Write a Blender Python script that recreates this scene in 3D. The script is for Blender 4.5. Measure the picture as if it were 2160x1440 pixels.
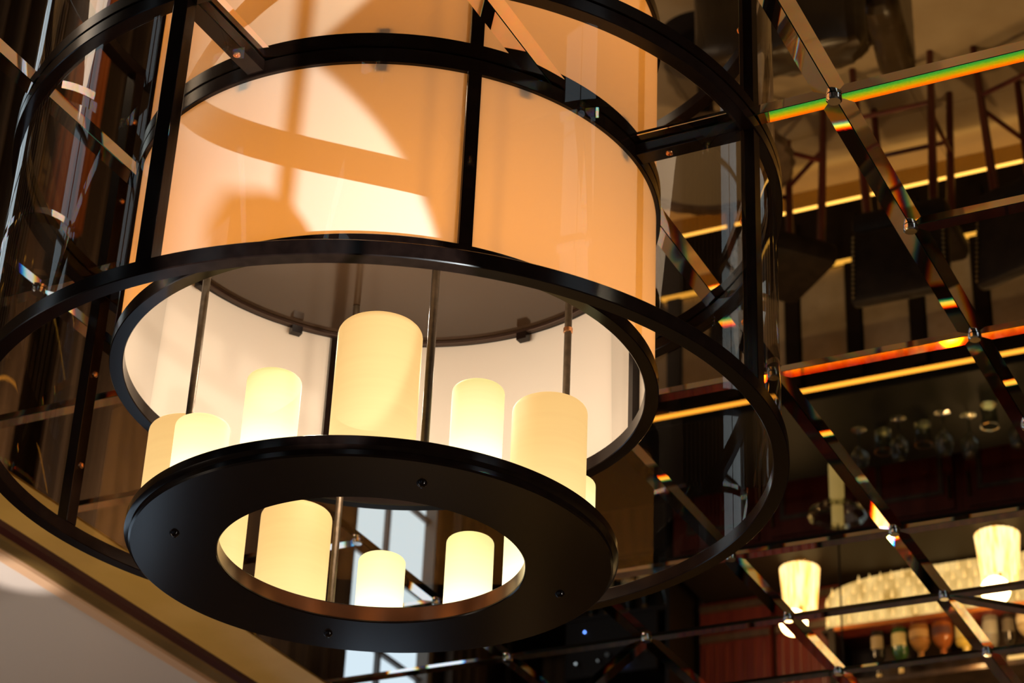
import bpy, bmesh, math, random
from mathutils import Vector, Matrix
PI = math.pi
random.seed(7)
SC = bpy.context.scene
COL = SC.collection
for o in list(bpy.data.objects):
    bpy.data.objects.remove(o)

# ------------------------------------------------------------------ camera, world, lights, exposure
U = 0.6                      # one layout unit in metres
CZ = 1.6                     # eye height
cam_d = bpy.data.cameras.new('camera')
cam_d.sensor_width = 36.0
cam_d.lens = 4522.83 / 2160 * 36
cam_d.clip_start = 0.05
cam_d.dof.use_dof = True; cam_d.dof.focus_distance = 2.95; cam_d.dof.aperture_fstop = 9.0
cam = bpy.data.objects.new('camera', cam_d)
COL.objects.link(cam)
_r = Vector((0.89757, 0.43906, 0.03994)); _u = Vector((0.18636, -0.45995, 0.86817)); _f = Vector((-0.39955, 0.7718, 0.49466))
m = Matrix.Identity(4)
for i in range(3):
    m[i][0] = _r[i]; m[i][1] = _u[i]; m[i][2] = -_f[i]
m[2][3] = CZ
cam.matrix_world = m
SC.camera = cam

w = bpy.data.worlds.new('room_ambience'); SC.world = w; w.use_nodes = True
w.node_tree.nodes['Background'].inputs[0].default_value = (1.0, 0.78, 0.55, 1)
w.node_tree.nodes['Background'].inputs[1].default_value = 0.02
SC.view_settings.view_transform = 'Standard'
SC.view_settings.look = 'None'
SC.view_settings.exposure = 0.0
SC.view_settings.gamma = 1.0
SC.view_settings.use_curve_mapping = False

def lamp(name, kind, loc, energy, color, size=0.05, target=None, angle=None, blend=0.3, size_y=None):
    d = bpy.data.lights.new(name, kind); d.energy = energy; d.color = color
    if kind == 'AREA':
        d.size = size
        if size_y: d.shape = 'RECTANGLE'; d.size_y = size_y
    else:
        d.shadow_soft_size = size
    if kind == 'SPOT':
        d.spot_size = angle; d.spot_blend = blend
    o = bpy.data.objects.new(name, d); COL.objects.link(o); o.location = loc
    if target is not None:
        o.rotation_euler = (Vector(target) - Vector(loc)).to_track_quat('-Z', 'Y').to_euler()
    return o

CX, CY = -1.472, 2.436       # chandelier axis
ZC = CZ + 3.085 * U          # mirrored ceiling height 3.451
def zz(u): return CZ + u * U

# low daylight beam that draws the ring shadow on the drum
lamp('low_daylight_spot', 'SPOT', (0.80, 0.62, 0.10), 2300, (0.90, 0.98, 1.0), 0.007, (-1.40, 2.032, 3.112), math.radians(6.0), 0.16)
lamp('low_daylight_spot', 'SPOT', (-3.25, 1.3, 0.4), 620, (1.0, 0.88, 0.78), 0.03, (-2.955, 3.40, 3.447), math.radians(2.9), 0.35)
# warm fill points added inside the drum to light the shade, not real bulbs
for k in range(4):
    a = math.radians(45 + 90 * k)
    lamp('drum_fill', 'POINT', (CX + .13 * math.cos(a), CY + .13 * math.sin(a), zz(2.62)), 2.65, (1.0, 0.80, 0.58), 0.02)
# added warm fill from overhead for the bar and floor, no fixtures there
for x, y, e in ((-2.1, 6.3, 90), (-1.2, 6.5, 75), (-3.2, 6.6, 35), (-1.8, 5.0, 45), (-2.9, 7.9, 30), (-2.2, 7.9, 30), (-1.5, 7.9, 30)):
    lamp('overhead_fill', 'SPOT', (x, y, 3.40), e, (1.0, 0.68, 0.33), 0.04, (x, y if y < 7.5 else 8.75, 0 if y < 7.5 else 1.2), math.radians(75 if y < 7.5 else 48), 0.8)
lamp('left_bay_fill', 'AREA', (-3.9, 1.6, 1.2), 26, (1.0, 0.80, 0.62), 1.2, (-3.6, 4.5, 3.45))
lamp('left_wall_fill', 'SPOT', (-3.3, 5.2, 3.41), 260, (1.0, 0.76, 0.54), 0.04, (-4.4, 5.4, 1.0), math.radians(95), 0.9)  # added fill that brightens the left wall and its drapes
lamp('right_drum_fill', 'SPOT', (2.3, 2.0, 2.1), 190, (1.0, 0.86, 0.68), 0.03, (CX, CY, 3.2), math.radians(30), 0.6)  # spot added to lift the right edge of the drum

# ------------------------------------------------------------------ materials
def mat(name, color=(0.5, 0.5, 0.5), rough=0.5, metal=0.0, emis=None, estr=0.0, spec=None, coat=0.0):
    mt = bpy.data.materials.new(name); mt.use_nodes = True
    b = mt.node_tree.nodes['Principled BSDF']
    b.inputs['Base Color'].default_value = (*color, 1)
    b.inputs['Roughness'].default_value = rough
    b.inputs['Metallic'].default_value = metal
    if emis:
        b.inputs['Emission Color'].default_value = (*emis, 1); b.inputs['Emission Strength'].default_value = estr
    if spec is not None: b.inputs['Specular IOR Level'].default_value = spec
    if coat: b.inputs['Coat Weight'].default_value = coat
    return mt
def noise_mat(name, c1, c2, scale=8.0, rough=0.5, metal=0.0, stretch=(1, 1, 1), detail=4.0, bump=0.0, spec=None, lo=.35, hi=.65):
    mt = mat(name, c1, rough, metal, spec=spec)
    nt = mt.node_tree; b = nt.nodes['Principled BSDF']
    tc = nt.nodes.new('ShaderNodeTexCoord'); mp = nt.nodes.new('ShaderNodeMapping'); mp.inputs['Scale'].default_value = stretch
    n = nt.nodes.new('ShaderNodeTexNoise'); n.inputs['Scale'].default_value = scale; n.inputs['Detail'].default_value = detail
    cr = nt.nodes.new('ShaderNodeValToRGB')
    cr.color_ramp.elements[0].position = lo; cr.color_ramp.elements[1].position = hi
    cr.color_ramp.elements[0].color = (*c1, 1); cr.color_ramp.elements[1].color = (*c2, 1)
    nt.links.new(tc.outputs['Object'], mp.inputs[0]); nt.links.new(mp.outputs[0], n.inputs['Vector'])
    nt.links.new(n.outputs[0], cr.inputs[0]); nt.links.new(cr.outputs[0], b.inputs['Base Color'])
    if bump:
        bp = nt.nodes.new('ShaderNodeBump'); bp.inputs['Strength'].default_value = bump; bp.inputs['Distance'].default_value = 0.01
        nt.links.new(n.outputs[0], bp.inputs['Height']); nt.links.new(bp.outputs[0], b.inputs['Normal'])
    return mt

M_black = noise_mat('black_bronze_lacquer', (0.005, 0.0025, 0.002), (0.008, 0.004, 0.003), 60, 0.16, 0.0, spec=0.2)
M_bronze = noise_mat('bronze_edge', (0.05, 0.018, 0.008), (0.16, 0.060, 0.025), 7, 0.2, 0.85)
M_rim = mat('dark_bronze_rim', (0.035, 0.017, 0.010), 0.35, 0.6)
M_copper = mat('copper_screw', (0.75, 0.36, 0.17), 0.25, 1.0)
M_chrome = mat('chrome', (0.85, 0.82, 0.78), 0.12, 1.0)
M_disc = mat('smoked_disc', (0.030, 0.016, 0.008), 0.12, 0.0, spec=0.5)
M_rod = noise_mat('rod_metal', (0.05, 0.035, 0.02), (0.08, 0.055, 0.035), 90, 0.35, 0.6)

def shade_material():
    mt = bpy.data.materials.new('opal_shade'); mt.use_nodes = True; nt = mt.node_tree; nt.nodes.clear()
    out = nt.nodes.new('ShaderNodeOutputMaterial'); mix = nt.nodes.new('ShaderNodeMixShader')
    d = nt.nodes.new('ShaderNodeBsdfDiffuse'); t = nt.nodes.new('ShaderNodeBsdfTranslucent')
    d.inputs[0].default_value = (0.86, 0.79, 0.72, 1); t.inputs[0].default_value = (0.86, 0.38, 0.055, 1)
    mix.inputs[0].default_value = 0.45
    g = nt.nodes.new('ShaderNodeBsdfGlossy'); g.inputs['Roughness'].default_value = 0.18
    fr = nt.nodes.new('ShaderNodeLayerWeight'); fr.inputs[0].default_value = 0.12
    m2 = nt.nodes.new('ShaderNodeMixShader')
    nt.links.new(d.outputs[0], mix.inputs[1]); nt.links.new(t.outputs[0], mix.inputs[2])
    nt.links.new(fr.outputs['Fresnel'], m2.inputs[0]); nt.links.new(mix.outputs[0], m2.inputs[1]); nt.links.new(g.outputs[0], m2.inputs[2])
    mul = nt.nodes.new('ShaderNodeMath'); mul.operation = 'MULTIPLY'; mul.inputs[1].default_value = 0.35
    nt.links.new(fr.outputs['Fresnel'], mul.inputs[0]); nt.links.new(mul.outputs[0], m2.inputs[0])
    nt.links.new(m2.outputs[0], out.inputs[0]); return mt
M_shade = shade_material()

def thin_glass(name, tint, base=0.06, power=3.2, top=0.75, rough=0.0):
    mt = bpy.data.materials.new(name); mt.use_nodes = True; nt = mt.node_tree; nt.nodes.clear()
    out = nt.nodes.new('ShaderNodeOutputMaterial'); mix = nt.nodes.new('ShaderNodeMixShader')
    tr = nt.nodes.new('ShaderNodeBsdfTransparent'); tr.inputs[0].default_value = (*tint, 1)
    g = nt.nodes.new('ShaderNodeBsdfGlossy'); g.inputs['Roughness'].default_value = rough; g.inputs[0].default_value = (1, 1, 1, 1)
    lw = nt.nodes.new('ShaderNodeLayerWeight'); lw.inputs[0].default_value = 0.5
    p = nt.nodes.new('ShaderNodeMath'); p.operation = 'POWER'; p.inputs[1].default_value = power
    a = nt.nodes.new('ShaderNodeMath'); a.operation = 'MULTIPLY_ADD'; a.inputs[1].default_value = top; a.inputs[2].default_value = base
    nt.links.new(lw.outputs['Facing'], p.inputs[0]); nt.links.new(p.outputs[0], a.inputs[0]); nt.links.new(a.outputs[0], mix.inputs[0])
    nt.links.new(tr.outputs[0], mix.inputs[1]); nt.links.new(g.outputs[0], mix.inputs[2]); nt.links.new(mix.outputs[0], out.inputs[0])
    return mt
M_glass = thin_glass('smoked_clear_glass', (0.92, 0.88, 0.82), 0.035, 4.5, 0.75)
M_bglass = thin_glass('bar_glass', (0.80, 0.82, 0.75), 0.16, 2.0, 0.8)

def candle_material(name, top, bot, strength_top, strength_bot, k):
    mt = bpy.data.materials.new(name); mt.use_nodes = True; nt = mt.node_tree
    b = nt.nodes['Principled BSDF']; b.inputs['Base Color'].default_value = (0.12, 0.09, 0.04, 1); b.inputs['Roughness'].default_value = 0.6; b.inputs['Specular IOR Level'].default_value = 0.2
    tc = nt.nodes.new('ShaderNodeTexCoord'); sx = nt.nodes.new('ShaderNodeSeparateXYZ')
    cr = nt.nodes.new('ShaderNodeValToRGB'); e = cr.color_ramp.elements
    e[0].position = 0; e[0].color = (*[c * strength_bot for c in bot], 1); e[1].position = 1; e[1].color = (*[c * strength_top for c in top], 1)
    mm = e.new(0.45); mm.color = (*[(a * strength_bot * .35 + c * strength_top * .65) for a, c in zip(bot, top)], 1)
    ws = nt.nodes.new('ShaderNodeTexNoise'); ws.inputs['Scale'].default_value = 6
    mp = nt.nodes.new('ShaderNodeMapping'); mp.inputs['Scale'].default_value = (1, 1, 22)
    mr = nt.nodes.new('ShaderNodeMapRange'); mr.inputs[3].default_value = 0.93; mr.inputs[4].default_value = 1.04
    mu = nt.nodes.new('ShaderNodeMath'); mu.operation = 'MULTIPLY'; mu.inputs[1].default_value = k
    nt.links.new(tc.outputs['Object'], sx.inputs[0]); nt.links.new(sx.outputs[2], mu.inputs[0]); nt.links.new(mu.outputs[0], cr.inputs[0])
    nt.links.new(tc.outputs['Object'], mp.inputs[0]); nt.links.new(mp.outputs[0], ws.inputs['Vector']); nt.links.new(ws.outputs[0], mr.inputs[0])
    nt.links.new(cr.outputs[0], b.inputs['Emission Color']); nt.links.new(mr.outputs[0], b.inputs['Emission Strength'])
    return mt
M_candle_soft = candle_material('candle_wax_soft', (0.95, 0.54, 0.18), (1.0, 0.70, 0.28), 0.93, 1.15, 1 / 0.2)
M_candle_hot = candle_material('candle_wax_bright', (0.95, 0.78, 0.27), (1.0, 0.88, 0.55), 0.95, 2.4, 1 / 0.14)

# mirror: flat silvered face, and bevelled rims that act as silver-backed prisms with a small spread of colour
M_mirror = mat('silvered_mirror', (0.80, 0.74, 0.64), 0.0, 1.0)
def bevel_material():
    mt = bpy.data.materials.new('bevelled_mirror_rim'); mt.use_nodes = True; nt = mt.node_tree; nt.nodes.clear()
    out = nt.nodes.new('ShaderNodeOutputMaterial')
    ge = nt.nodes.new('ShaderNodeNewGeometry')
    flat = nt.nodes.new('ShaderNodeVectorMath'); flat.operation = 'MULTIPLY'; flat.inputs[1].default_value = (1, 1, 0)
    nrm = nt.nodes.new('ShaderNodeVectorMath'); nrm.operation = 'NORMALIZE'
    nt.links.new(ge.outputs['True Normal'], flat.inputs[0]); nt.links.new(flat.outputs[0], nrm.inputs[0])
    E0 = 0.1032; SP = 0.0054
    cols = [(.40, 0, 0), (.46, .07, 0), (.30, .30, 0), (.06, .42, .05), (0, .26, .38), (0, .03, .60)]
    prev = None
    for i, c in enumerate(cols):
        eps = E0 + SP * (i / 5 - .5)
        s = nt.nodes.new('ShaderNodeVectorMath'); s.operation = 'SCALE'; s.inputs['Scale'].default_value = -eps
        a = nt.nodes.new('ShaderNodeVectorMath'); a.operation = 'ADD'; a.inputs[1].default_value = (0, 0, -1)
        n2 = nt.nodes.new('ShaderNodeVectorMath'); n2.operation = 'NORMALIZE'
        g = nt.nodes.new('ShaderNodeBsdfGlossy'); g.inputs['Roughness'].default_value = 0.0
        g.inputs[0].default_value = (c[0] * .82, c[1] * .78, c[2] * .72, 1)
        nt.links.new(nrm.outputs[0], s.inputs[0]); nt.links.new(s.outputs[0], a.inputs[0]); nt.links.new(a.outputs[0], n2.inputs[0])
        nt.links.new(n2.outputs[0], g.inputs['Normal'])
        if prev is None: prev = g.outputs[0]
        else:
            ad = nt.nodes.new('ShaderNodeAddShader'); nt.links.new(prev, ad.inputs[0]); nt.links.new(g.outputs[0], ad.inputs[1]); prev = ad.outputs[0]
    nt.links.new(prev, out.inputs[0]); return mt
M_bevel = bevel_material()
M_edge = mat('green_glass_edge', (0.02, 0.05, 0.03), 0.15)

M_marble = noise_mat('beige_marble', (0.40, 0.29, 0.17), (0.52, 0.40, 0.25), 3.0, 0.18, detail=8)
M_white = mat('white_plaster', (0.74, 0.66, 0.60), 0.22, spec=0.4)
M_gold = noise_mat('gold_leaf', (0.80, 0.47, 0.09), (0.90, 0.54, 0.13), 5, 0.4, 0.15)
M_gold2 = noise_mat('dull_gold', (0.20, 0.12, 0.03), (0.28, 0.17, 0.05), 5, 0.42, 0.5)
M_beige = mat('beige_fillet', (0.72, 0.46, 0.28), 0.45)
M_red = mat('dark_red_lacquer', (0.045, 0.006, 0.004), 0.3)
M_maho = noise_mat('mahogany', (0.085, 0.010, 0.005), (0.14, 0.022, 0.010), 4, 0.32, stretch=(6, 6, .6), bump=.05)
M_walnut = noise_mat('dark_walnut', (0.045, 0.026, 0.014), (0.085, 0.050, 0.028), 5, 0.4, stretch=(5, 5, .5))
M_dark = mat('near_black_wood', (0.014, 0.009, 0.006), 0.5, spec=0.12)
M_cream = noise_mat('cream_panel', (0.42, 0.33, 0.20), (0.50, 0.40, 0.26), 14, 0.6)
M_leather = noise_mat('brown_leather', (0.030, 0.018, 0.008), (0.050, 0.030, 0.013), 7, 0.32, bump=.6, spec=.35)
M_bleather = noise_mat('black_leather', (0.012, 0.008, 0.006), (0.020, 0.013, 0.009), 20, 0.5, bump=.2, spec=.12)
M_stud = mat('antique_brass', (0.30, 0.19, 0.07), 0.3, 1.0)
M_tabletop = mat('grey_stone_top', (0.17, 0.145, 0.115), 0.3)
M_brass = mat('lit_brass_kick', (0.50, 0.34, 0.10), 0.25, 0.8)
def emit(name, c, s):
    mt = bpy.data.materials.new(name); mt.use_nodes = True; nt = mt.node_tree; nt.nodes.clear()
    out = nt.nodes.new('ShaderNodeOutputMaterial'); e = nt.nodes.new('ShaderNodeEmission')
    e.inputs[0].default_value = (*c, 1); e.inputs[1].default_value = s
    nt.links.new(e.outputs[0], out.inputs[0]); return mt
M_led = emit('amber_led', (1.0, 0.40, 0.04), 2.1)
M_led2 = emit('yellow_led', (1.0, 0.50, 0.07), 1.2)
M_day = emit('daylight_pane', (0.62, 0.80, 1.0), 1.35)
M_blue = emit('blue_indicator', (0.1, 0.25, 1.0), 14)
M_green = emit('green_indicator', (0.05, 1.0, 0.25), 4)
def pleat_material():
    mt = bpy.data.materials.new('lit_pleated_fabric'); mt.use_nodes = True; nt = mt.node_tree; nt.nodes.clear()
    out = nt.nodes.new('ShaderNodeOutputMaterial'); e = nt.nodes.new('ShaderNodeEmission')
    tc = nt.nodes.new('ShaderNodeTexCoord'); n = nt.nodes.new('ShaderNodeTexNoise'); mp = nt.nodes.new('ShaderNodeMapping')
    mp.inputs['Scale'].default_value = (60, 60, 3); n.inputs['Scale'].default_value = 1.2
    cr = nt.nodes.new('ShaderNodeValToRGB'); cr.color_ramp.elements[0].position = .35; cr.color_ramp.elements[1].position = .6
    cr.color_ramp.elements[0].color = (1.0, 0.42, 0.06, 1); cr.color_ramp.elements[1].color = (1.0, 0.78, 0.36, 1)
    nt.links.new(tc.outputs['Object'], mp.inputs[0]); nt.links.new(mp.outputs[0], n.inputs['Vector']); nt.links.new(n.outputs[0], cr.inputs[0])
    nt.links.new(cr.outputs[0], e.inputs[0]); e.inputs[1].default_value = 3.0
    nt.links.new(e.outputs[0], out.inputs[0]); return mt
M_pleat = pleat_material()
def curtain_material(name, c1, c2):
    return noise_mat(name, c1, c2, 3, 0.7, stretch=(12, 12, .4))
M_curtain = curtain_material('brown_drape', (0.060, 0.036, 0.022), (0.12, 0.075, 0.045))
M_coppercol = noise_mat('fluted_copper', (0.35, 0.09, 0.02), (0.60, 0.20, 0.06), 4, 0.3, 0.9, stretch=(20, 20, .3))

# ------------------------------------------------------------------ mesh helpers
def obj(name, bm, material, parent=None, smooth=False, loc=None, ang=24):
    me = bpy.data.meshes.new(name); bm.normal_update(); bm.to_mesh(me); bm.free()
    for mt in (material if isinstance(material, (list, tuple)) else [material]): me.materials.append(mt)
    if smooth:
        for p in me.polygons: p.use_smooth = True
        me.set_sharp_from_angle(angle=math.radians(ang))
    o = bpy.data.objects.new(name, me); COL.objects.link(o)
    if parent: o.parent = parent
    if loc: o.location = loc
    return o
def tag(o, label, cat, group=None):
    o['label'] = label; o['category'] = cat
    if group: o['group'] = group
    return o
def thing(name, label, cat, loc=(0, 0, 0), rz=0.0, group=None):
    o = bpy.data.objects.new(name, None); COL.objects.link(o); o.location = loc; o.rotation_euler = (0, 0, rz)
    return tag(o, label, cat, group)
def struct(name, bm, material, parent=None, smooth=False):
    o = obj(name, bm, material, parent, smooth)
    if not parent: o['kind'] = 'structure'
    return o
def dup(root, loc, rz=0.0, label=None, group=None):
    r = root.copy(); COL.objects.link(r); r.location = loc; r.rotation_euler = (0, 0, rz)
    if label: r['label'] = label
    if group: r['group'] = group
    for ch in list(root.children):
        c = ch.copy(); COL.objects.link(c); c.parent = r
        for g in ch.children:
            d = g.copy(); COL.objects.link(d); d.parent = c
    return r
def box(bm, x0, x1, y0, y1, z0, z1, bev=0.0):
    v = [bm.verts.new((x, y, z)) for z in (z0, z1) for y in (y0, y1) for x in (x0, x1)]
    fs = [bm.faces.new([v[i] for i in q]) for q in ((0, 2, 3, 1), (4, 5, 7, 6), (0, 1, 5, 4), (2, 6, 7, 3), (0, 4, 6, 2), (1, 3, 7, 5))]
    if bev:
        es = list({e for f in fs for e in f.edges})
        bmesh.ops.bevel(bm, geom=es, offset=bev, segments=2, affect='EDGES', profile=0.5)
    return bm
def bx(*a, **k): return box(bmesh.new(), *a, **k)
def lathe(prof, n=48, a0=0.0, a1=2 * PI, closed_profile=False, bm=None, c=(0, 0)):
    """turn a list of (r, z) about the z axis"""
    bm = bm or bmesh.new(); full = abs(a1 - a0 - 2 * PI) < 1e-6
    cnt = n if full else n + 1
    rings = []
    for i in range(cnt):
        a = a0 + (a1 - a0) * i / n
        rings.append([bm.verts.new((c[0] + r * math.cos(a), c[1] + r * math.sin(a), z)) for r, z in prof])
    L = len(prof); segs = L if closed_profile else L - 1
    for i in range(n):
        A = rings[i]; B = rings[(i + 1) % cnt]
        for j in range(segs):
            k = (j + 1) % L
            vs = [A[j], B[j], B[k], A[k]]
            bm.faces.new(vs)
    if not full and closed_profile:
        bm.faces.new(rings[0]); bm.faces.new(list(reversed(rings[-1])))
    bmesh.ops.remove_doubles(bm, verts=bm.verts, dist=1e-6)
    bmesh.ops.recalc_face_normals(bm, faces=bm.faces)
    return bm
def tube(bm, p0, p1, r, n=12, r1=None):
    p0 = Vector(p0); p1 = Vector(p1); d = (p1 - p0).normalized()
    s = d.orthogonal().normalized(); t = d.cross(s); r1 = r if r1 is None else r1
    A = [bm.verts.new(p0 + (s * math.cos(2 * PI * i / n) + t * math.sin(2 * PI * i / n)) * r) for i in range(n)]
    B = [bm.verts.new(p1 + (s * math.cos(2 * PI * i / n) + t * math.sin(2 * PI * i / n)) * r1) for i in range(n)]
    for i in range(n):
        j = (i + 1) % n; bm.faces.new((A[i], A[j], B[j], B[i]))
    bm.faces.new(list(reversed(A))); bm.faces.new(B); return bm
def tb(*a, **k): return tube(bmesh.new(), *a, **k)
def rect_ring(ri, ro, z0, z1, n=160, bev=0.0012):
    b = bev
    return lathe([(ri, z0 + b), (ri + b, z0), (ro - b, z0), (ro, z0 + b), (ro, z1 - b), (ro - b, z1), (ri + b, z1), (ri, z1 - b)], n, closed_profile=True)
def rotz(bm, a):
    bmesh.ops.rotate(bm, verts=bm.verts, cent=(0, 0, 0), matrix=Matrix.Rotation(a, 3, 'Z')); return bm

# ------------------------------------------------------------------ setting: floor, walls, plaster ceiling, cornice
XL, XR, YB, YF = -4.4, 2.6, -3.0, 8.75
fl = struct('floor', bx(XL, XR, YB, YF, -0.06, -0.004), mat('floor_joint', (0.12, 0.08, 0.05), 0.6))
slab_me = None
for i in range(-5, 3):
    for j in range(0, 11):
        x0 = -0.13 + i * 0.86; y0 = 1.15 + (j - 1) * 0.86
        x1 = min(x0 + .857, XR); y1 = min(y0 + .857, YF); x0c = max(x0, XL)
        if y1 <= y0 or x1 <= x0c: continue
        obj('marble_slab', bx(x0c, x1, y0, y1, -0.005, 0.0), M_marble, fl)
struct('wall_front', bx(XL, XR, YF, YF + .1, 0, 3.75), M_walnut)
struct('wall_back', bx(XL, XR, YB - .1, YB, 0, 3.75), M_walnut)
struct('wall_right', bx(XR, XR + .1, YB, YF, 0, 3.75), M_walnut)

# left wall with openings for its windows: piers and bands joined
WIN = [(7.02, 7.84, 0.75, 2.75), (5.30, 5.85, 0.12, 1.12), (3.25, 3.95, 0.4, 2.6), (0.9, 1.4, 0.5, 2.9), (-0.8, -0.4, 0.5, 2.9)]
bm = bmesh.new()
ys = sorted(WIN)
prev = YB
for (a, b, z0, z1) in ys:
    box(bm, XL - .12, XL, prev, a, 0, 3.75); box(bm, XL - .12, XL, a, b, 0, z0); box(bm, XL - .12, XL, a, b, z1, 3.75); prev = b
box(bm, XL - .12, XL, prev, YF, 0, 3.75)
struct('wall_left', bm, M_walnut)
for k, (a, b, z0, z1) in enumerate(WIN):
    f = bmesh.new(); t = .045
    box(f, XL - .09, XL + .02, a, a + t, z0, z1); box(f, XL - .09, XL + .02, b - t, b, z0, z1)
    box(f, XL - .09, XL + .02, a + t, b - t, z0, z0 + t); box(f, XL - .09, XL + .02, a + t, b - t, z1 - t, z1)
    wo = struct('window_%d' % (k + 1), f, mat('window_paint', (0.16, 0.12, 0.09), 0.5))
    nc = 2; nr = max(2, int(round((z1 - z0) / .42)))
    W = (b - a - 2 * t) / nc; Hh = (z1 - z0 - 2 * t) / nr
    for i in range(nc):
        for j in range(nr):
            y0 = a + t + i * W + .009; zc = z0 + t + j * Hh + .009
            obj('pane', bx(XL - .045, XL - .035, y0, y0 + W - .018, zc, zc + Hh - .018), M_day, wo)
    gl = bmesh.new()
    for i in range(1, nc): box(gl, XL - .05, XL - .01, a + t + i * W - .009, a + t + i * W + .009, z0 + t, z1 - t)
    for j in range(1, nr): box(gl, XL - .05, XL - .012, a + t, b - t, z0 + t + j * Hh - .009, z0 + t + j * Hh + .009)
    obj('glazing_bars', gl, mat('bar_paint', (0.10, 0.08, 0.07), 0.5), wo)
# windows in the wall behind the camera, and right side
def far_window(name, axis, c, pos, wd, z0, z1):
    f = bmesh.new(); t = .05
    def B(bm, u0, u1, za, zb, d0, d1):
        if axis == 'y': box(bm, c + u0, c + u1, pos + d0, pos + d1, za, zb)
        else: box(bm, pos - d1, pos - d0, c + u0, c + u1, za, zb)
    h = wd / 2
    B(f, -h, -h + t, z0, z1, 0, .05); B(f, h - t, h, z0, z1, 0, .05); B(f, -h + t, h - t, z0, z0 + t, 0, .05); B(f, -h + t, h - t, z1 - t, z1, 0, .05)
    wo = struct(name, f, M_dark)
    nr = 5; Hh = (z1 - z0 - 2 * t) / nr; W = (wd - 2 * t) / 2
    for i in range(2):
        for j in range(nr):
            p = bmesh.new(); B(p, -h + t + i * W + .01, -h + t + (i + 1) * W - .01, z0 + t + j * Hh + .01, z0 + t + (j + 1) * Hh - .01, .01, .02)
            obj('pane', p, M_day, wo)
far_window('window_6', 'y', -3.2, YB, 1.0, 0.6, 2.9)
far_window('window_7', 'y', 0.4, YB, 0.7, 0.6, 2.9)
far_window('window_8', 'x', 1.6, XR, 0.8, 0.6, 2.9)

# plaster ceiling left of the mirrored field, and a dark field elsewhere
struct('ceiling_plaster', bx(XL, -2.945, YB, YF, 3.447, 3.52), M_white)
bm = bmesh.new(); box(bm, -2.70, XR, YB, YF, 3.46, 3.52)
ceil = struct('ceiling', bm, M_dark)
def band(name, prof, material, smooth=False):
    bm = bmesh.new()
    A = [bm.verts.new((x, YB, z)) for x, z in prof]; B = [bm.verts.new((x, YF, z)) for x, z in prof]
    n = len(prof)
    for i in range(n): bm.faces.new((A[i], A[(i + 1) % n], B[(i + 1) % n], B[i]))
    bm.faces.new(A); bm.faces.new(list(reversed(B)))
    bmesh.ops.recalc_face_normals(bm, faces=bm.faces)
    return struct(name, bm, material, smooth=smooth)
band('trim_1', [(-2.66 - .15 * t, 3.4485 - .005 * math.sin(PI * t) - .003 * t) for t in [i / 10 for i in range(11)]] + [(-2.81, 3.4505), (-2.66, 3.4503)], M_gold, True)
band('trim_2', [(-2.81, 3.445), (-2.822, 3.44), (-2.848, 3.44), (-2.855, 3.445), (-2.855, 3.47), (-2.81, 3.47)], M_red)
band('trim_3', [(-2.855, 3.446), (-2.865, 3.442), (-2.895, 3.442), (-2.905, 3.446), (-2.905, 3.47), (-2.855, 3.47)], M_gold2)
band('trim_4', [(-2.905, 3.446), (-2.91, 3.44), (-2.94, 3.44), (-2.945, 3.445), (-2.945, 3.47), (-2.905, 3.47)], M_beige)

# ------------------------------------------------------------------ mirror tiles of the ceiling
AL = [-.8, -.2, .4, 1.0, 1.6, 2.2, 2.82, 3.43, 4.04, 4.663, 5.28, 5.87, 6.465, 7.06, 7.64, 8.24, 8.85, 9.45, 10.05]
BL = [-1.73, -1.15, -.55, .05, .66, 1.253, 1.858, 2.448, 3.02, 3.61, 4.49]
def rows(c):
    b0, b1 = BL[c], BL[c + 1]
    skip = []
    if b0 >= 1.25 and b1 <= 3.62: skip = [2.2, 3.43, 4.663, 5.87]
    return [a for a in AL if a not in skip]
def inset(poly, d):
    n = len(poly); out = []
    ar = sum(poly[i][0] * poly[(i + 1) % n][1] - poly[(i + 1) % n][0] * poly[i][1] for i in range(n))
    s = 1 if ar > 0 else -1
    L = []
    for i in range(n):
        p = Vector(poly[i]); q = Vector(poly[(i + 1) % n]); t = (q - p).normalized()
        nn = Vector((-t.y, t.x)) * s
        L.append((p + nn * d, t))
    for i in range(n):
        p, t = L[i - 1]; q, v = L[i]
        den = t.x * v.y - t.y * v.x
        k = ((q.x - p.x) * v.y - (q.y - p.y) * v.x) / den
        out.append(p + t * k)
    return out
BEV = .0235
def mirror_tile(poly_ab):
    P = [(-b * U, a * U) for a, b in poly_ab]
    o = inset(P, 0.0009); i_ = inset(P, BEV)
    bm = bmesh.new()
    vi = [bm.verts.new((p.x, p.y, ZC)) for p in i_]
    vo = [bm.verts.new((p.x, p.y, ZC + .0022)) for p in o]
    vt = [bm.verts.new((p.x, p.y, ZC + .0075)) for p in o]
    n = len(P)
    fi = bm.faces.new(vi); fi.material_index = 0
    for k in range(n):
        j = (k + 1) % n
        f = bm.faces.new((vi[k], vi[j], vo[j], vo[k])); f.material_index = 1
        f = bm.faces.new((vo[k], vo[j], vt[j], vt[k])); f.material_index = 2
    bm.faces.new(vt).material_index = 2
    bmesh.ops.recalc_face_normals(bm, faces=bm.faces)
    return obj('mirror_tile', bm, [M_mirror, M_bevel, M_edge], ceil)
nodes = set()
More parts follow.
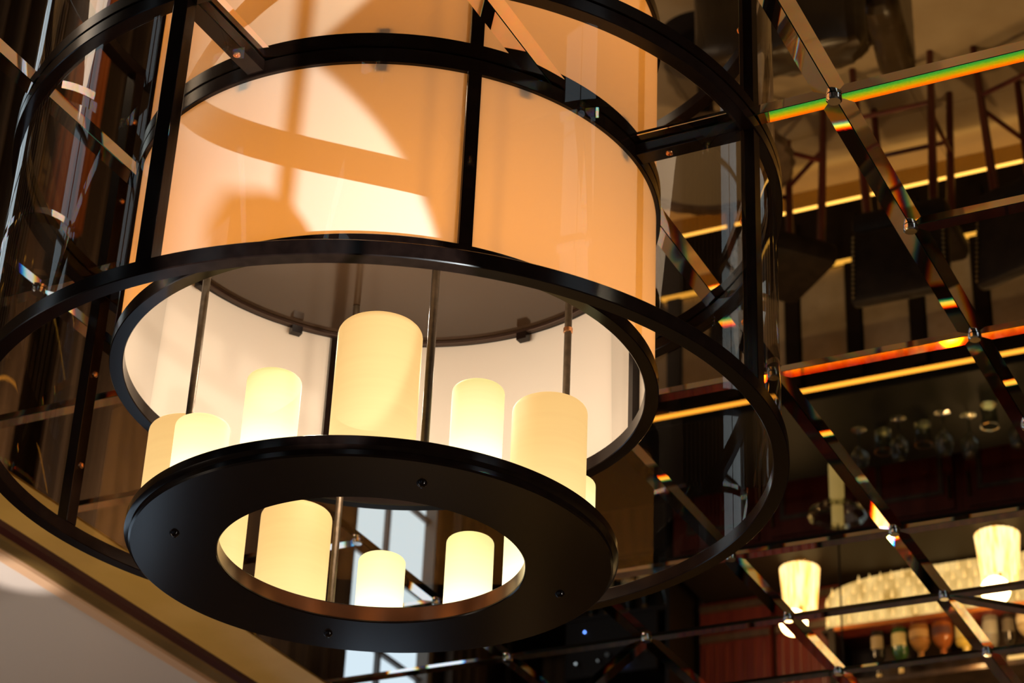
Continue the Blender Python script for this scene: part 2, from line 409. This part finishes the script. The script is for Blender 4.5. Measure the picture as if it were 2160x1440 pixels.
for c in range(len(BL) - 1):
    b0, b1 = BL[c], BL[c + 1]; R = rows(c)
    for k in range(len(R) - 1):
        a0, a1 = R[k], R[k + 1]
        for a in (a0, a1):
            nodes.add((a, b0)); nodes.add((a, b1))
        if a0 == 7.06 and b0 == 1.253:
            mirror_tile([(a0, b1), (a1, b0), (a0, b0)]); mirror_tile([(a0, b1), (a1, b1), (a1, b0)])
        elif a0 == 7.06 and b0 == 3.02:
            mirror_tile([(a0, b0), (a1, b0), (a1, b1)]); mirror_tile([(a0, b0), (a1, b1), (a0, b1)])
        else:
            mirror_tile([(a0, b0), (a1, b0), (a1, b1), (a0, b1)])
capm = lathe([(0, -.0085), (.0095, -.0085), (.0115, -.0065), (.0115, -.005), (.0105, -.0045), (.0115, -.004), (.0115, .001), (0, .001)], 28)
cap0 = obj('mirror_stud', capm, M_chrome, ceil, True)
first = True
for a, b in sorted(nodes):
    if b >= 4.3 or b < -.6 or a < 1.5 or a > 9.5: continue
    if math.hypot(a - 4.059, b - 2.453) < 1.02: continue
    o = cap0 if first else cap0.copy()
    if not first: COL.objects.link(o)
    first = False
    o.location = (-b * U, a * U, ZC)

# ------------------------------------------------------------------ chandelier
ch = thing('chandelier', 'large round black framed chandelier with outer glass and cream drum shade', 'chandelier', (CX, CY, zz(2.06)))
Z0 = zz(2.06)
def L(u): return zz(u) - Z0          # local height
OFF = math.radians(27.37)
obj('outer_ring', rect_ring(.962 * U, 1.0 * U, L(2.313), L(2.350), 192), M_black, ch, True)
obj('outer_ring', rect_ring(.962 * U, 1.0 * U, L(3.048), L(3.083), 192), M_black, ch, True)
obj('inner_ring', rect_ring(.650 * U, .6845 * U, L(2.527), L(2.566), 160), M_black, ch, True)
obj('inner_ring', rect_ring(.656 * U, .686 * U, L(3.043), L(3.083), 160), M_black, ch, True)
screw = lambda: lathe([(0, -.0016), (.002, -.0016), (.0022, -.003), (.0052, -.0022), (.006, -.0005), (.006, .002), (0, .002)], 20)
for k, ang in enumerate((-118.3, -27.6, 61.2, 150.2)):
    a = math.radians(ang) + OFF
    p = bx(.962 * U, .997 * U, -.012, .012, L(2.350), L(3.048), bev=.0012)
    po = obj('frame_post', rotz(p, a), M_black, ch)
    for zq in (2.52, 2.80):
        s = lathe([(0, .006), (.0035, .0055), (.0055, .003), (.006, 0), (0, 0)], 16)
        bmesh.ops.rotate(s, verts=s.verts, cent=(0, 0, 0), matrix=Matrix.Rotation(-PI / 2, 3, 'Y'))
        bmesh.ops.translate(s, verts=s.verts, vec=(.9615 * U, 0, L(zq)))
        obj('screw', rotz(s, a), M_copper, po, True)
    # ceiling arm between the two upper rings
    p = bx(.686 * U, .962 * U, -.0135, .0135, L(3.050), L(3.083), bev=.001)
    ar = obj('ceiling_arm', rotz(p, a), M_black, ch)
    s = screw(); bmesh.ops.translate(s, verts=s.verts, vec=(.768 * U, 0, L(3.0495))); obj('screw', rotz(s, a), M_copper, ar, True)
for k in range(4):
    a = math.radians(-73.2 + 90 * k) + OFF
    obj('drum_post', rotz(bx(.655 * U, .6835 * U, -.0095, .0095, L(2.566), L(3.043)), a), M_black, ch)
    a0 = a + .0245; a1 = a + PI / 2 - .0245
    obj('shade_panel', lathe([(.674 * U, L(2.566)), (.674 * U, L(3.043))], 48, a0, a1), M_shade, ch, True)
    b0 = math.radians((-118.3, -27.6, 61.2, 150.2)[k]) + OFF + .021
    b1 = math.radians((-27.6, 61.2, 150.2, 241.7)[k]) + OFF - .021
    gp = lathe([(.984 * U, L(2.350)), (.984 * U, L(3.048))], 72, b0, b1)
    obj('glass_panel', gp, M_glass, ch, True)
# smoked disc under the ceiling inside the drum
dk = obj('canopy_disc', lathe([(0, L(3.046)), (.654 * U, L(3.046)), (.654 * U, L(3.06)), (0, L(3.06))], 128), M_disc, ch)
obj('disc_rim', rect_ring(.640 * U, .656 * U, L(3.034), L(3.0455), 128), M_rim, dk, True)
for k in range(12):
    a = math.radians(-2 + 30 * k) + OFF
    if abs(((math.degrees(a) - math.degrees(OFF) + 73.2) + 15) % 90 - 15) < 8: continue
    obj('clip', rotz(bx(.636 * U, .659 * U, -.0095, .0095, L(3.012), L(3.034)), a), M_black, ch)
s = lathe([(0, -.004), (.004, -.003), (.0055, 0), (.0055, .004), (0, .004)], 16)
bmesh.ops.translate(s, verts=s.verts, vec=(-.018, .075, L(3.044))); obj('screw', s, M_copper, dk, True)
# tray ring
zb, zt = L(2.064), L(2.108)
tray = lathe([(.369 * U, zb + .0015), (.3715 * U, zb), (.574 * U, zb), (.579 * U, zb + .002), (.579 * U, zb + .009), (.586 * U, zb + .011), (.591 * U, zb + .013),
              (.591 * U, zt - .001), (.589 * U, zt), (.582 * U, zt), (.582 * U, zt - .004), (.382 * U, zt - .004), (.382 * U, zt), (.371 * U, zt), (.369 * U, zt - .001)], 200, closed_profile=True)
tr = obj('tray_ring', tray, M_black, ch, True)
inn = lathe([(.3685 * U, zb + .003), (.3685 * U, zt - .002)], 160)
obj('inner_lip', inn, M_bronze, tr, True)
for k in range(4):
    a = math.radians(-74.4 + 90 * k) + OFF
    x, y = .475 * U * math.cos(a), .475 * U * math.sin(a)
    ro = obj('rod', tb((x, y, zt - .004), (x, y, L(3.044)), .0058, 20), M_rod, ch, True)
    obj('rod_collar', lathe([(.0058, 0), (.0075, .001), (.0075, .008), (.0058, .009)], 20, bm=bmesh.new(), c=(0, 0)), M_copper, ro, True).location = (x, y, L(2.80))
    nt_ = lathe([(0, -.0065), (.003, -.0062), (.006, -.0035), (.0075, 0), (.0075, .001), (0, .001)], 24, c=(x, y))
    bmesh.ops.translate(nt_, verts=nt_.verts, vec=(0, 0, zb)); obj('domed_nut', nt_, M_chrome if False else M_black, tr, True)

# candles standing on the tray
def candle_bm(r, h):
    e = r * .34
    pr = [(0, 0), (r, 0), (r, h * .5), (r, h - e)]
    for q in range(1, 7):
        t = q / 6 * PI / 2
        pr.append((r - e + e * math.cos(t), h - e + e * .8 * math.sin(t)))
    pr += [(r * .33, h - e * .1), (0, h - e * .06)]
    return lathe(pr, 56)
CAND = [  # angle, radius, height, hot, label
    (-88.6, .0970, .350, 0, 'tallest thick candle lamp, at the near rim of the black tray'),
    (-118.3, .0630, .236, 1, 'slim candle lamp between the tallest candle and the stubby front left candle'),
    (-147.7, .0645, .196, 1, 'short stubby candle lamp overlapping a wide one at the tray left edge'),
    (-175.5, .0920, .296, 0, 'wide candle lamp half hidden behind the short one at the tray left edge'),
    (147.5, .0610, .236, 0, 'sliver of candle lamp seen at the left end of the tray opening'),
    (119.3, .0940, .292, 0, 'wide candle lamp seen through the tray opening, left of the far rod'),
    (90.4, .0625, .194, 1, 'short candle lamp in the middle of the view through the tray opening'),
    (61.4, .0630, .234, 1, 'slim candle lamp seen through the tray opening on its right half'),
    (31.5, .0900, .250, 1, 'wide candle lamp cut off at the right end of the tray opening'),
    (3.0, .0600, .225, 1, 'candle lamp almost hidden behind the wide candle at the tray right edge'),
    (-30.4, .0895, .293, 0, 'wide candle lamp standing at the near right of the tray'),
    (-59.5, .0605, .238, 1, 'slim candle lamp between the tallest candle and the wide right one')]
for ang, r, h, hot, lb in CAND:
    a = math.radians(ang) + OFF
    o = obj('candle_lamp', candle_bm(r * U, h * U), M_candle_hot if hot else M_candle_soft, None, True,
            (CX + .475 * U * math.cos(a), CY + .475 * U * math.sin(a), Z0 + zt - .0038))
    tag(o, lb, 'candle', 'candle lamps on the round tray')

# ------------------------------------------------------------------ the bar (seen in the mirrored ceiling)
bar = thing('bar_counter', 'long bar counter with cream panels and amber light under its edge', 'bar counter', (-1.2, 7.6, 0))
def P(name, bm, mt, parent, ox=-1.2, oy=7.6, oz=0, smooth=False):
    bmesh.ops.translate(bm, verts=bm.verts, vec=(-ox, -oy, -oz)); return obj(name, bm, mt, parent, smooth)
P('carcass', bx(-3.9, 1.5, 7.53, 8.0, 0.12, 1.115), M_dark, bar)
P('kick_plate', bx(-3.9, 1.5, 7.56, 7.62, 0.0, 0.12), M_brass, bar)
for k in range(20):
    x0 = -3.9 + k * .27
    P('front_panel', bx(x0 + .035, x0 + .235, 7.505, 7.53, 0.455, 0.93, bev=.006), M_cream, bar)
    P('stile', bx(x0 - .03, x0 + .03, 7.49, 7.53, 0.2, 1.0), M_dark, bar)
P('light_strip', bx(-3.9, 1.5, 7.485, 7.50, 0.438, 0.455), M_led2, bar)
P('light_strip', bx(-3.9, 1.5, 7.53, 7.555, 0.105, 0.118), emit('kick_led', (1.0, .52, .10), 3), bar)
P('light_strip', bx(-3.9, 1.5, 7.352, 7.372, 1.102, 1.124), M_led, bar)
wt = obj('bar_worktop', bx(-3.92, 1.52, 7.34, 8.02, 1.125, 1.165, bev=.008), mat('black_worktop', (0.005, 0.004, 0.003), 0.45, spec=0.08))
tag(wt, 'dark polished worktop running along the bar counter', 'worktop')

def wine_glass(h=.19):
    return lathe([(0, 0), (.032, .001), (.006, .006), (.0045, .075), (.018, .088), (.036, .115), (.038, .145), (.030, h)], 24)
def tumbler():
    return lathe([(0, 0), (.033, 0), (.037, .10), (.034, .10), (.030, .01), (0, .01)], 24)
G = [(-2.33, 7.66, 0, 'stemmed glass on the bar, leftmost of the row'), (-2.24, 7.70, 1, 'tumbler second from the left on the bar'),
     (-2.15, 7.62, 0, 'stemmed glass third from the left on the bar'), (-2.07, 7.7, 1, 'tumbler fourth from the left on the bar'),
     (-1.97, 7.64, 0, 'stemmed glass fifth from the left on the bar'), (-1.88, 7.7, 0, 'stemmed glass sixth from the left on the bar'),
     (-1.78, 7.64, 1, 'tumbler seventh from the left on the bar'), (-1.68, 7.68, 0, 'stemmed glass rightmost of the row on the bar')]
for x, y, k, lb in G:
    tag(obj('tumbler' if k else 'wine_glass', tumbler() if k else wine_glass(), M_bglass, None, True, (x, y, 1.1655)), lb, 'glass', 'glasses on the bar worktop')

# bar stools
def make_stool():
    t = thing('bar_stool', 'x', 'stool', (0, 0, 0))
    for sx in (-1, 1):
        for sy in (-1, 1):
            obj('leg', tb((sx * .16, sy * .15, 0), (sx * .13, sy * .13, .70), .014, 10, .019), M_maho, t, True)
    st = bmesh.new(); tube(st, (-.15, .145, .24), (.15, .145, .24), .01, 8); tube(st, (-.15, -.145, .24), (.15, -.145, .24), .01, 8)
    tube(st, (-.15, -.14, .3), (-.15, .14, .3), .01, 8); tube(st, (.15, -.14, .3), (.15, .14, .3), .01, 8)
    obj('stretcher', st, M_maho, t, True)
    obj('seat', bx(-.19, .19, -.18, .18, .70, .80, bev=.03), M_bleather, t, True)
    b = bx(-.19, .19, -.03, .03, 0, .34, bev=.022)
    bmesh.ops.rotate(b, verts=b.verts, cent=(0, 0, 0), matrix=Matrix.Rotation(.12, 3, 'X'))
    bmesh.ops.translate(b, verts=b.verts, vec=(0, -.16, .80)); bk = obj('backrest', b, M_bleather, t, True)
    sd = bmesh.new()
    for k in range(14):
        for sx in (-.175, .175):
            z = .83 + k * .022; y = -.193 - (z - .8) * .12
            bmesh.ops.create_uvsphere(sd, u_segments=6, v_segments=4, radius=.006, matrix=Matrix.Translation((sx, y, z)))
    nl = obj('brass_nails', sd, M_stud, bk, True); nl['kind'] = 'stuff'
    return t
s0 = make_stool()
spots = [(-3.15, 6.98, .1, 'dark leather bar stool furthest left along the bar'), (-2.42, 6.95, -.75, 'dark leather bar stool turned sideways beside the round table'),
         (-1.87, 6.95, .02, 'dark leather bar stool second from the round table'), (-1.34, 6.93, -.35, 'dark leather bar stool third from the round table'), (-.85, 6.95, .1, 'dark leather bar stool at the right end')]
for k, (x, y, r, lb) in enumerate(spots):
    if k == 0: s0.location = (x, y, 0); s0.rotation_euler = (0, 0, r); s0['label'] = lb; s0['group'] = 'stools at the bar'
    else: dup(s0, (x, y, 0), r, lb, 'stools at the bar')

# round table with scalloped rim
tbt = thing('round_table', 'round grey stone topped table with a dark scalloped rim', 'table', (-2.50, 6.38, 0))
obj('tabletop', lathe([(0, .60), (.27, .60), (.27, .612), (0, .612)], 64), M_tabletop, tbt)
bm = bmesh.new(); n = 96; ringv = []
for i in range(n):
    a = 2 * PI * i / n; k = .012 * abs(math.sin(a * 13))
    ringv.append([bm.verts.new((r * math.cos(a), r * math.sin(a), z)) for r, z in ((.27, .600), (.317 + k, .585), (.333 + k, .60), (.317 + k, .622), (.28, .627), (.27, .612))])
for i in range(n):
    A = ringv[i]; B = ringv[(i + 1) % n]
    for j in range(6):
        bm.faces.new((A[j], B[j], B[(j + 1) % 6], A[(j + 1) % 6]))
bmesh.ops.recalc_face_normals(bm, faces=bm.faces)
obj('scalloped_rim', bm, M_walnut, tbt, True)
obj('pedestal', lathe([(0, 0), (.19, 0), (.18, .03), (.04, .06), (.03, .3), (.05, .5), (.15, .60), (0, .60)], 40), M_dark, tbt, True)

# tufted leather armchair
def soft_box(x0, x1, y0, y1, z0, z1, bev, amp=.006, cuts=10):
    bm = bx(x0, x1, y0, y1, z0, z1)
    bmesh.ops.subdivide_edges(bm, edges=bm.edges[:], cuts=cuts, use_grid_fill=True)
    cx, cy, cz = (x0 + x1) / 2, (y0 + y1) / 2, (z0 + z1) / 2; hx, hy, hz = (x1 - x0) / 2, (y1 - y0) / 2, (z1 - z0) / 2
    for v in bm.verts:
        p = Vector((v.co.x - cx, v.co.y - cy, v.co.z - cz))
        q = Vector((max(-hx + bev, min(hx - bev, p.x)), max(-hy + bev, min(hy - bev, p.y)), max(-hz + bev, min(hz - bev, p.z))))
        d = p - q
        if d.length > 1e-6: p = q + d.normalized() * bev
        wob = amp * (math.sin(p.x * 55) * math.sin(p.y * 48) + .5 * math.sin(p.z * 80 + p.x * 30))
        v.co = Vector((cx, cy, cz)) + p * (1 + wob / .3)
    return bm
ac = thing('armchair', 'worn brown leather armchair with creased cushions on the marble floor', 'armchair', (-1.97, 5.93, 0), math.radians(98))
obj('seat_cushion', soft_box(-.23, .25, -.25, .26, .28, .46, .07, .009), M_leather, ac, True)
obj('base', soft_box(-.25, .26, -.27, .27, .08, .28, .03, .002, 6), M_leather, ac, True)
obj('backrest', soft_box(-.46, -.25, -.30, .28, .10, .86, .07, .008), M_leather, ac, True)
obj('armrest', soft_box(-.26, .22, -.40, -.27, .10, .60, .05, .006), M_leather, ac, True)
for sx in (-.35, .2):
    for sy in (-.3, .2): obj('leg', tb((sx, sy, 0), (sx, sy, .09), .018, 10, .024), M_dark, ac, True)

# back bar: cabinets, ledge, lamps, crystal light, shelves
bb_x0 = -3.40
for k in range(9):
    x0 = bb_x0 + k * .445
    cb = thing('back_bar_cabinet', ('mahogany cabinet of the back bar, %s' % ['left end of the run', 'second from the left', 'third from the left', 'fourth from the left', 'fifth from the left', 'sixth from the left', 'seventh from the left', 'eighth from the left', 'right end of the run'][k]), 'cabinet', (x0, 8.25, 0), group='back bar cabinets')
    obj('body', bx(.0, .444, 0, .49, 0, 1.34), M_maho, cb)
    for d in range(1):
        dr = obj('door', bx(.03, .415, -.018, 0, .35, 1.31, bev=.002), M_maho, cb)
        obj('door_moulding', (lambda b: (box(b, .075, .37, -.026, -.018, .42, .44), box(b, .075, .37, -.026, -.018, 1.22, 1.24), box(b, .075, .095, -.026, -.018, .44, 1.22), box(b, .35, .37, -.026, -.018, .44, 1.22), b)[-1])(bmesh.new()), M_walnut, dr)
        hx = .395 if k % 2 == 0 else .035
        obj('handle', tb((hx + .005, -.03, 1.16), (hx + .005, -.03, 1.27), .007, 10), M_stud, dr, True)
tag(obj('back_bar_ledge', bx(-3.42, .65, 8.2, 8.745, 1.345, 1.375, bev=.004), M_dark), 'dark ledge along the top of the back bar cabinets', 'ledge')
# red wall panels left of the lamps
for k, (xa, xb) in enumerate(((-3.44, -3.10), (-3.07, -2.76))):
    wp = thing('wall_panel', ['mahogany wall panel beside the amplifier', 'mahogany wall panel behind the left lamp'][k], 'panel', (xa, 8.72, 1.38))
    obj('board', bx(0, xb - xa, -.04, .02, 0, 1.2), M_maho, wp)
    obj('rail', bx(.0, xb - xa, -.055, -.04, .17, .20), M_walnut, wp); obj('rail', bx(.0, xb - xa, -.055, -.04, .02, .05), M_walnut, wp)
    for q in range(7): obj('flute', tb((.03 + q * (xb - xa - .06) / 6, -.042, .22), (.03 + q * (xb - xa - .06) / 6, -.042, 1.15), .005, 8), M_maho, wp, True)

def table_lamp(x, y, lb, r=.088, globe=False):
    t = thing('table_lamp', lb, 'lamp', (x, y, 1.3755), group='pleated lamps on the back bar')
    sh = lathe([(r, .03), (r * .80, .235)], 48)
    for i, v in enumerate(sh.verts):
        a = math.atan2(v.co.y, v.co.x); k = 1 + .02 * math.cos(a * 24); v.co.x *= k; v.co.y *= k
    obj('lamp_shade', sh, M_pleat, t, True)
    obj('stem', lathe([(0, 0), (.045, 0), (.04, .012), (.008, .02), (.007, .25), (0, .25)], 20), M_stud, t, True)
    if not globe: return t
    g = bmesh.new(); bmesh.ops.create_uvsphere(g, u_segments=20, v_segments=12, radius=.034, matrix=Matrix.Translation((0, 0, .275)) @ Matrix.Diagonal((1.25, 1.25, .8, 1)))
    obj('globe_finial', g, emit('lit_globe', (1.0, .66, .28), 1.0), t, True)
    obj('finial_band', lathe([(.014, .245), (.0475, .25), (.0475, .30), (.014, .305)], 20, -PI * .62, -PI * .38), M_stud, t, True)
    return t
table_lamp(-2.855, 8.40, 'lit pleated lamp left of the crystal light')
table_lamp(-1.955, 8.36, 'lit pleated lamp in front of the crystal light', .094, True)
lamp('lamp_glow', 'POINT', (-2.855, 8.3, 1.7), 3, (1, .6, .25), .06)
lamp('lamp_glow', 'POINT', (-1.955, 8.26, 1.7), 3, (1, .6, .25), .06)

cl = thing('crystal_light', 'wide glowing crystal light with rows of glass drops over the back bar', 'light', (-1.94, 8.62, 1.5))
cm = bpy.data.materials.new('lit_crystal_cloth'); cm.use_nodes = True
nt = cm.node_tree; nt.nodes.clear(); out = nt.nodes.new('ShaderNodeOutputMaterial'); e = nt.nodes.new('ShaderNodeEmission')
n = nt.nodes.new('ShaderNodeTexNoise'); n.inputs['Scale'].default_value = 9; n.inputs['Detail'].default_value = 3
cr = nt.nodes.new('ShaderNodeValToRGB'); cr.color_ramp.elements[0].color = (.45, .26, .06, 1); cr.color_ramp.elements[1].color = (1, .70, .28, 1)
cr.color_ramp.elements[0].position = .3; cr.color_ramp.elements[1].position = .7
tc = nt.nodes.new('ShaderNodeTexCoord'); mp = nt.nodes.new('ShaderNodeMapping'); mp.inputs['Scale'].default_value = (1.6, 1, .8)
nt.links.new(tc.outputs['Object'], mp.inputs[0]); nt.links.new(mp.outputs[0], n.inputs['Vector'])
nt.links.new(n.outputs[0], cr.inputs[0]); nt.links.new(cr.outputs[0], e.inputs[0]); e.inputs[1].default_value = 1.3; nt.links.new(e.outputs[0], out.inputs[0])
bm = bmesh.new()
prof = []
N = 60
for i in range(N + 1):
    x = -.87 + 1.74 * i / N; s = max(0.0, 1 - abs(x / .87) ** 5) ** .5
    prof.append((x, s))
grid = []
for (x, s) in prof:
    row = []
    for j in range(9):
        t = j / 8; zl = -.01 - .105 * s; zh = .15
        row.append(bm.verts.new((x, -.05 * math.sin(PI * t) * s - .01, zl + (zh - zl) * t)))
    grid.append(row)
for i in range(N):
    for j in range(8): bm.faces.new((grid[i][j], grid[i + 1][j], grid[i + 1][j + 1], grid[i][j + 1]))
obj('glowing_body', bm, cm, cl, True)
dm = bmesh.new()
for r in range(5):
    for i in range(34):
        x = -.84 + i * .050 + (.025 if r % 2 else 0); z = .125 - r * .045
        s = max(0.0, 1 - abs(x / .87) ** 5) ** .5
        if z - .03 < -.01 - .10 * s: continue
        t = .012
        v0 = dm.verts.new((x, -.075, z - .036)); q = [dm.verts.new((x + t * math.cos(a) * .7, -.075 + t * math.sin(a) * .7, z)) for a in (0, PI / 2, PI, 3 * PI / 2)]
        v1 = dm.verts.new((x, -.075, z + .008))
        for a in range(4): dm.faces.new((v0, q[(a + 1) % 4], q[a])); dm.faces.new((v1, q[a], q[(a + 1) % 4]))
dr = obj('crystal_drops', dm, mat('crystal_glass', (.9, .8, .55), .15, emis=(1, .68, .25), estr=.85), cl); dr['kind'] = 'stuff'
obj('top_rail', bx(-.87, .87, -.08, .06, .15, .165), M_dark, cl)

sh = thing('bottle_shelf', 'orange lit wooden shelf of bottles above the crystal light', 'shelf', (-2.0, 8.62, 1.69))
obj('board', bx(-.73, 1.2, -.14, .12, -.02, .0, bev=.002), M_maho, sh)
obj('edge_strip', bx(-.73, 1.2, -.147, -.14, -.018, .0), noise_mat('orange_edge', (.42, .12, .02), (.55, .18, .03), 4, .35), sh)
obj('upper_board', bx(-.73, 1.2, -.14, .12, .235, .26, bev=.002), M_walnut, sh)
obj('back_panel', bx(-.73, 1.2, .10, .12, .0, .235), M_walnut, sh)
obj('end_post', bx(-.76, -.73, -.14, .12, -.02, .5), M_dark, sh)
obj('light_strip', bx(.02, 1.2, -.135, -.12, .215, .228), emit('shelf_led', (1, .6, .2), 1.3), sh)
lamp('shelf_glow', 'POINT', (-2.1, 8.42, 1.90), 1.6, (1, .62, .25), .01)
lamp('shelf_glow', 'POINT', (-1.7, 8.42, 1.90), 1.6, (1, .62, .25), .01)
def bottle(kind):
    return {0: [(0, 0), (.034, 0), (.036, .01), (.036, .105), (.026, .13), (.012, .145), (.012, .185), (0, .185)],
            1: [(0, 0), (.045, 0), (.048, .02), (.046, .07), (.03, .10), (.013, .115), (.014, .15), (0, .15)],
            2: [(0, 0), (.03, 0), (.030, .12), (.012, .15), (.011, .20), (0, .20)],
            3: [(0, 0), (.045, 0), (.045, .10), (.04, .11), (.015, .12), (.015, .14), (0, .14)]}[kind]
BOT = [(-2.56, 2, (.02, .015, .01), (.4, .3, .15), 'dark tall bottle at the left end of the lit shelf'), (-2.46, 0, (.05, .12, .03), (.75, .62, .25), 'green bottle with yellow label on the lit shelf'),
       (-2.37, 1, (.35, .16, .04), (.6, .35, .12), 'squat amber bottle beside the green one'), (-2.27, 1, (.30, .09, .02), (.1, .03, .02), 'round amber decanter with a dark disc label'),
       (-2.17, 3, (.65, .48, .10), (.8, .65, .2), 'wide golden bottle on the lit shelf'), (-2.06, 0, (.20, .18, .14), (.3, .28, .22), 'clear bottle right of the golden one'),
       (-1.98, 2, (.02, .015, .01), (.1, .08, .05), 'slim black bottle on the lit shelf'), (-1.90, 1, (.4, .3, .15), (.6, .5, .3), 'squat honey coloured bottle near the shelf light'),
       (-1.80, 0, (.3, .12, .03), (.6, .45, .2), 'amber bottle at the right of the lit shelf')]
for x, k, c, lc, lb in BOT:
    b = bpy.data.objects.new('bottle', None); COL.objects.link(b); b.location = (x, 8.56, 1.6905); tag(b, lb, 'bottle', 'bottles on the lit shelf')
    obj('body', lathe(bottle(k), 28), mat('bottle_glass', c, .08, spec=.8), b, True)
    r = bottle(k)[2][0] + .0006
    obj('bottle_label', lathe([(r, .025), (r, .085 if k != 1 else .06)], 16, -PI * .85, -PI * .15), mat('paper', lc, .6), b, True)
    obj('cap', lathe([(0, 0), (.013, 0), (.013, .022), (0, .022)], 16), mat('cap', (.5, .4, .2), .3, .8), b, True).location = (0, 0, bottle(k)[-1][1] - .004)
# wine rack and amplifier at the left
rk = thing('wine_shelf', 'dark shelf unit holding wine bottles at the left end of the bar', 'shelf', (-3.86, 8.55, 0))
for z in (.5, 1.22, 1.50, 2.02): obj('board', bx(-.42, .36, -.15, .19, z - .02, z), M_dark, rk)
for x in (-.44, .36): obj('side_panel', bx(x, x + .02, -.15, .19, 0, 2.3), M_dark, rk)
for k in range(8):
    x = -4.20 + k * .095
    b = thing('wine_bottle', 'dark wine bottle with pale label, number %s from the left on the dark shelf' % ['one', 'two', 'three', 'four', 'five', 'six', 'seven', 'eight'][k], 'bottle', (x, 8.47 + .03 * (k % 2), 1.2205), group='wine bottles on the dark shelf')
    obj('body', lathe([(0, 0), (.034, 0), (.036, .01), (.036, .15), (.02, .185), (.013, .20), (.013, .26), (0, .26)], 24), mat('dark_glass', (.012, .012, .006), .08), b, True)
    obj('bottle_label', lathe([(.0366, .07), (.0366, .14)], 14, -PI * .85, -PI * .15), mat('pale_label', (.40, .33, .18), .6), b, True)
    obj('foil', lathe([(.014, .215), (.0145, .262), (0, .263)], 14), mat('foil', (.25, .12, .03), .4, .6), b, True)
am = thing('amplifier', 'black amplifier with small knobs and a bright blue lamp', 'amplifier', (-3.80, 8.52, 1.5005))
obj('case', bx(-.20, .26, -.12, .15, 0, .28, bev=.004), M_dark, am)
for x in (.03, .15, .22): obj('knob', tb((x, -.12, .19), (x, -.16, .20), .011, 16), M_chrome, am, True)
for x in (-.02, -.13): obj('switch', tb((x, -.12, .2), (x, -.15, .22), .006, 10), M_chrome, am, True)
s = bmesh.new(); bmesh.ops.create_uvsphere(s, u_segments=12, v_segments=8, radius=.011, matrix=Matrix.Translation((.10, -.125, .238))); obj('blue_lamp', s, M_blue, am, True)
s = bmesh.new(); bmesh.ops.create_uvsphere(s, u_segments=8, v_segments=6, radius=.004, matrix=Matrix.Translation((-.1, -.125, .06))); obj('blue_lamp', s, M_blue, am, True)

# pendant candle lamp with a smoked dish, over the bar
pd = thing('pendant_candle_lamp', 'pale candle shaped pendant hanging under a clear glass dish over the bar', 'pendant', (-2.40, 7.55, 1.36))
cd = mat('dim_wax', (.45, .36, .16), .5, emis=(.55, .38, .11), estr=.45)
obj('wax_cylinder', lathe([(0, 0), (.026, 0), (.030, .006), (.030, .17), (0, .17)], 28), cd, pd, True)
obj('glass_dish', lathe([(.03, .185), (.08, .19), (.115, .215), (.12, .24), (.117, .24), (.11, .217), (.08, .194)], 48), M_bglass, pd, True)
obj('dish_reflection', lathe([(.024, .19), (.024, .27), (0, .27)], 24), cd, pd, True)  # modelled copy of the candle, standing for its reflection in the dish
obj('hanging_rod', tb((0, 0, .17), (0, 0, 3.459 - 1.36), .004, 8), M_dark, pd, True)

# left side: drapes and fluted copper columns
def drape(x, y0, y1, z0, z1, name, lb, mt, folds):
    bm = bmesh.new(); n = 10 * folds; A = []; B = []
    for i in range(n + 1):
        t = i / n; d = .035 * math.cos(t * folds * 2 * PI)
        A.append(bm.verts.new((x + d, y0 + (y1 - y0) * t, z0))); B.append(bm.verts.new((x + d * .8, y0 + (y1 - y0) * t, z1)))
    for i in range(n): bm.faces.new((A[i], A[i + 1], B[i + 1], B[i]))
    bmesh.ops.solidify(bm, geom=bm.faces[:], thickness=.004)
    tag(obj(name, bm, mt, None, True), lb, 'curtain')
drape(-4.32, 5.87, 6.96, .02, 2.9, 'drape', 'brown pleated drape between the two far windows', M_curtain, 8)
drape(-4.32, 4.95, 5.28, .02, 2.9, 'drape', 'brown drape beside the low window', M_curtain, 3)
drape(-4.32, 7.86, 8.1, .02, 2.9, 'drape', 'brown drape at the far corner window', M_curtain, 3)
drape(-4.32, 4.0, 4.7, .02, 2.9, 'drape', 'brown drape just before the copper columns', M_curtain, 7)
drape(-4.32, 2.2, 3.2, .02, 2.9, 'drape', 'brown drape nearest the camera on the left wall', M_curtain, 9)
for k, y in enumerate((4.80, 4.90)):
    bm = bmesh.new(); A = []; B = []; n = 48
    for i in range(n):
        a = 2 * PI * i / n; r = .036 * (1 + .07 * math.cos(a * 12))
        A.append(bm.verts.new((r * math.cos(a), r * math.sin(a), 0))); B.append(bm.verts.new((r * math.cos(a), r * math.sin(a), 1.35)))
    for i in range(n): bm.faces.new((A[i], A[(i + 1) % n], B[(i + 1) % n], B[i]))
    bm.faces.new(list(reversed(A))); bm.faces.new(B)
    tag(obj('copper_column', bm, M_coppercol, None, True, (-4.28, y, 0)), ['fluted copper column beside the wide drape', 'fluted copper column nearer the low window'][k], 'column', 'copper columns by the left wall')
# unseen dome and rod, added beside the camera to cast shadows on the drum
pn = thing('shadow_dome', 'unseen dome on a thin rod, added to shadow the drum', 'pendant', (-.185, 1.250, 1.392))
obj('rod', tb((0, 0, .078), (0, 0, 3.459 - 1.392), .0045, 12), M_black, pn, True)
obj('dome', lathe([(0, -.02), (.029, -.02), (.029, .03), (.026, .052), (.015, .072), (0, .08)], 32), M_black, pn, True)
print('objects', len(bpy.data.objects))
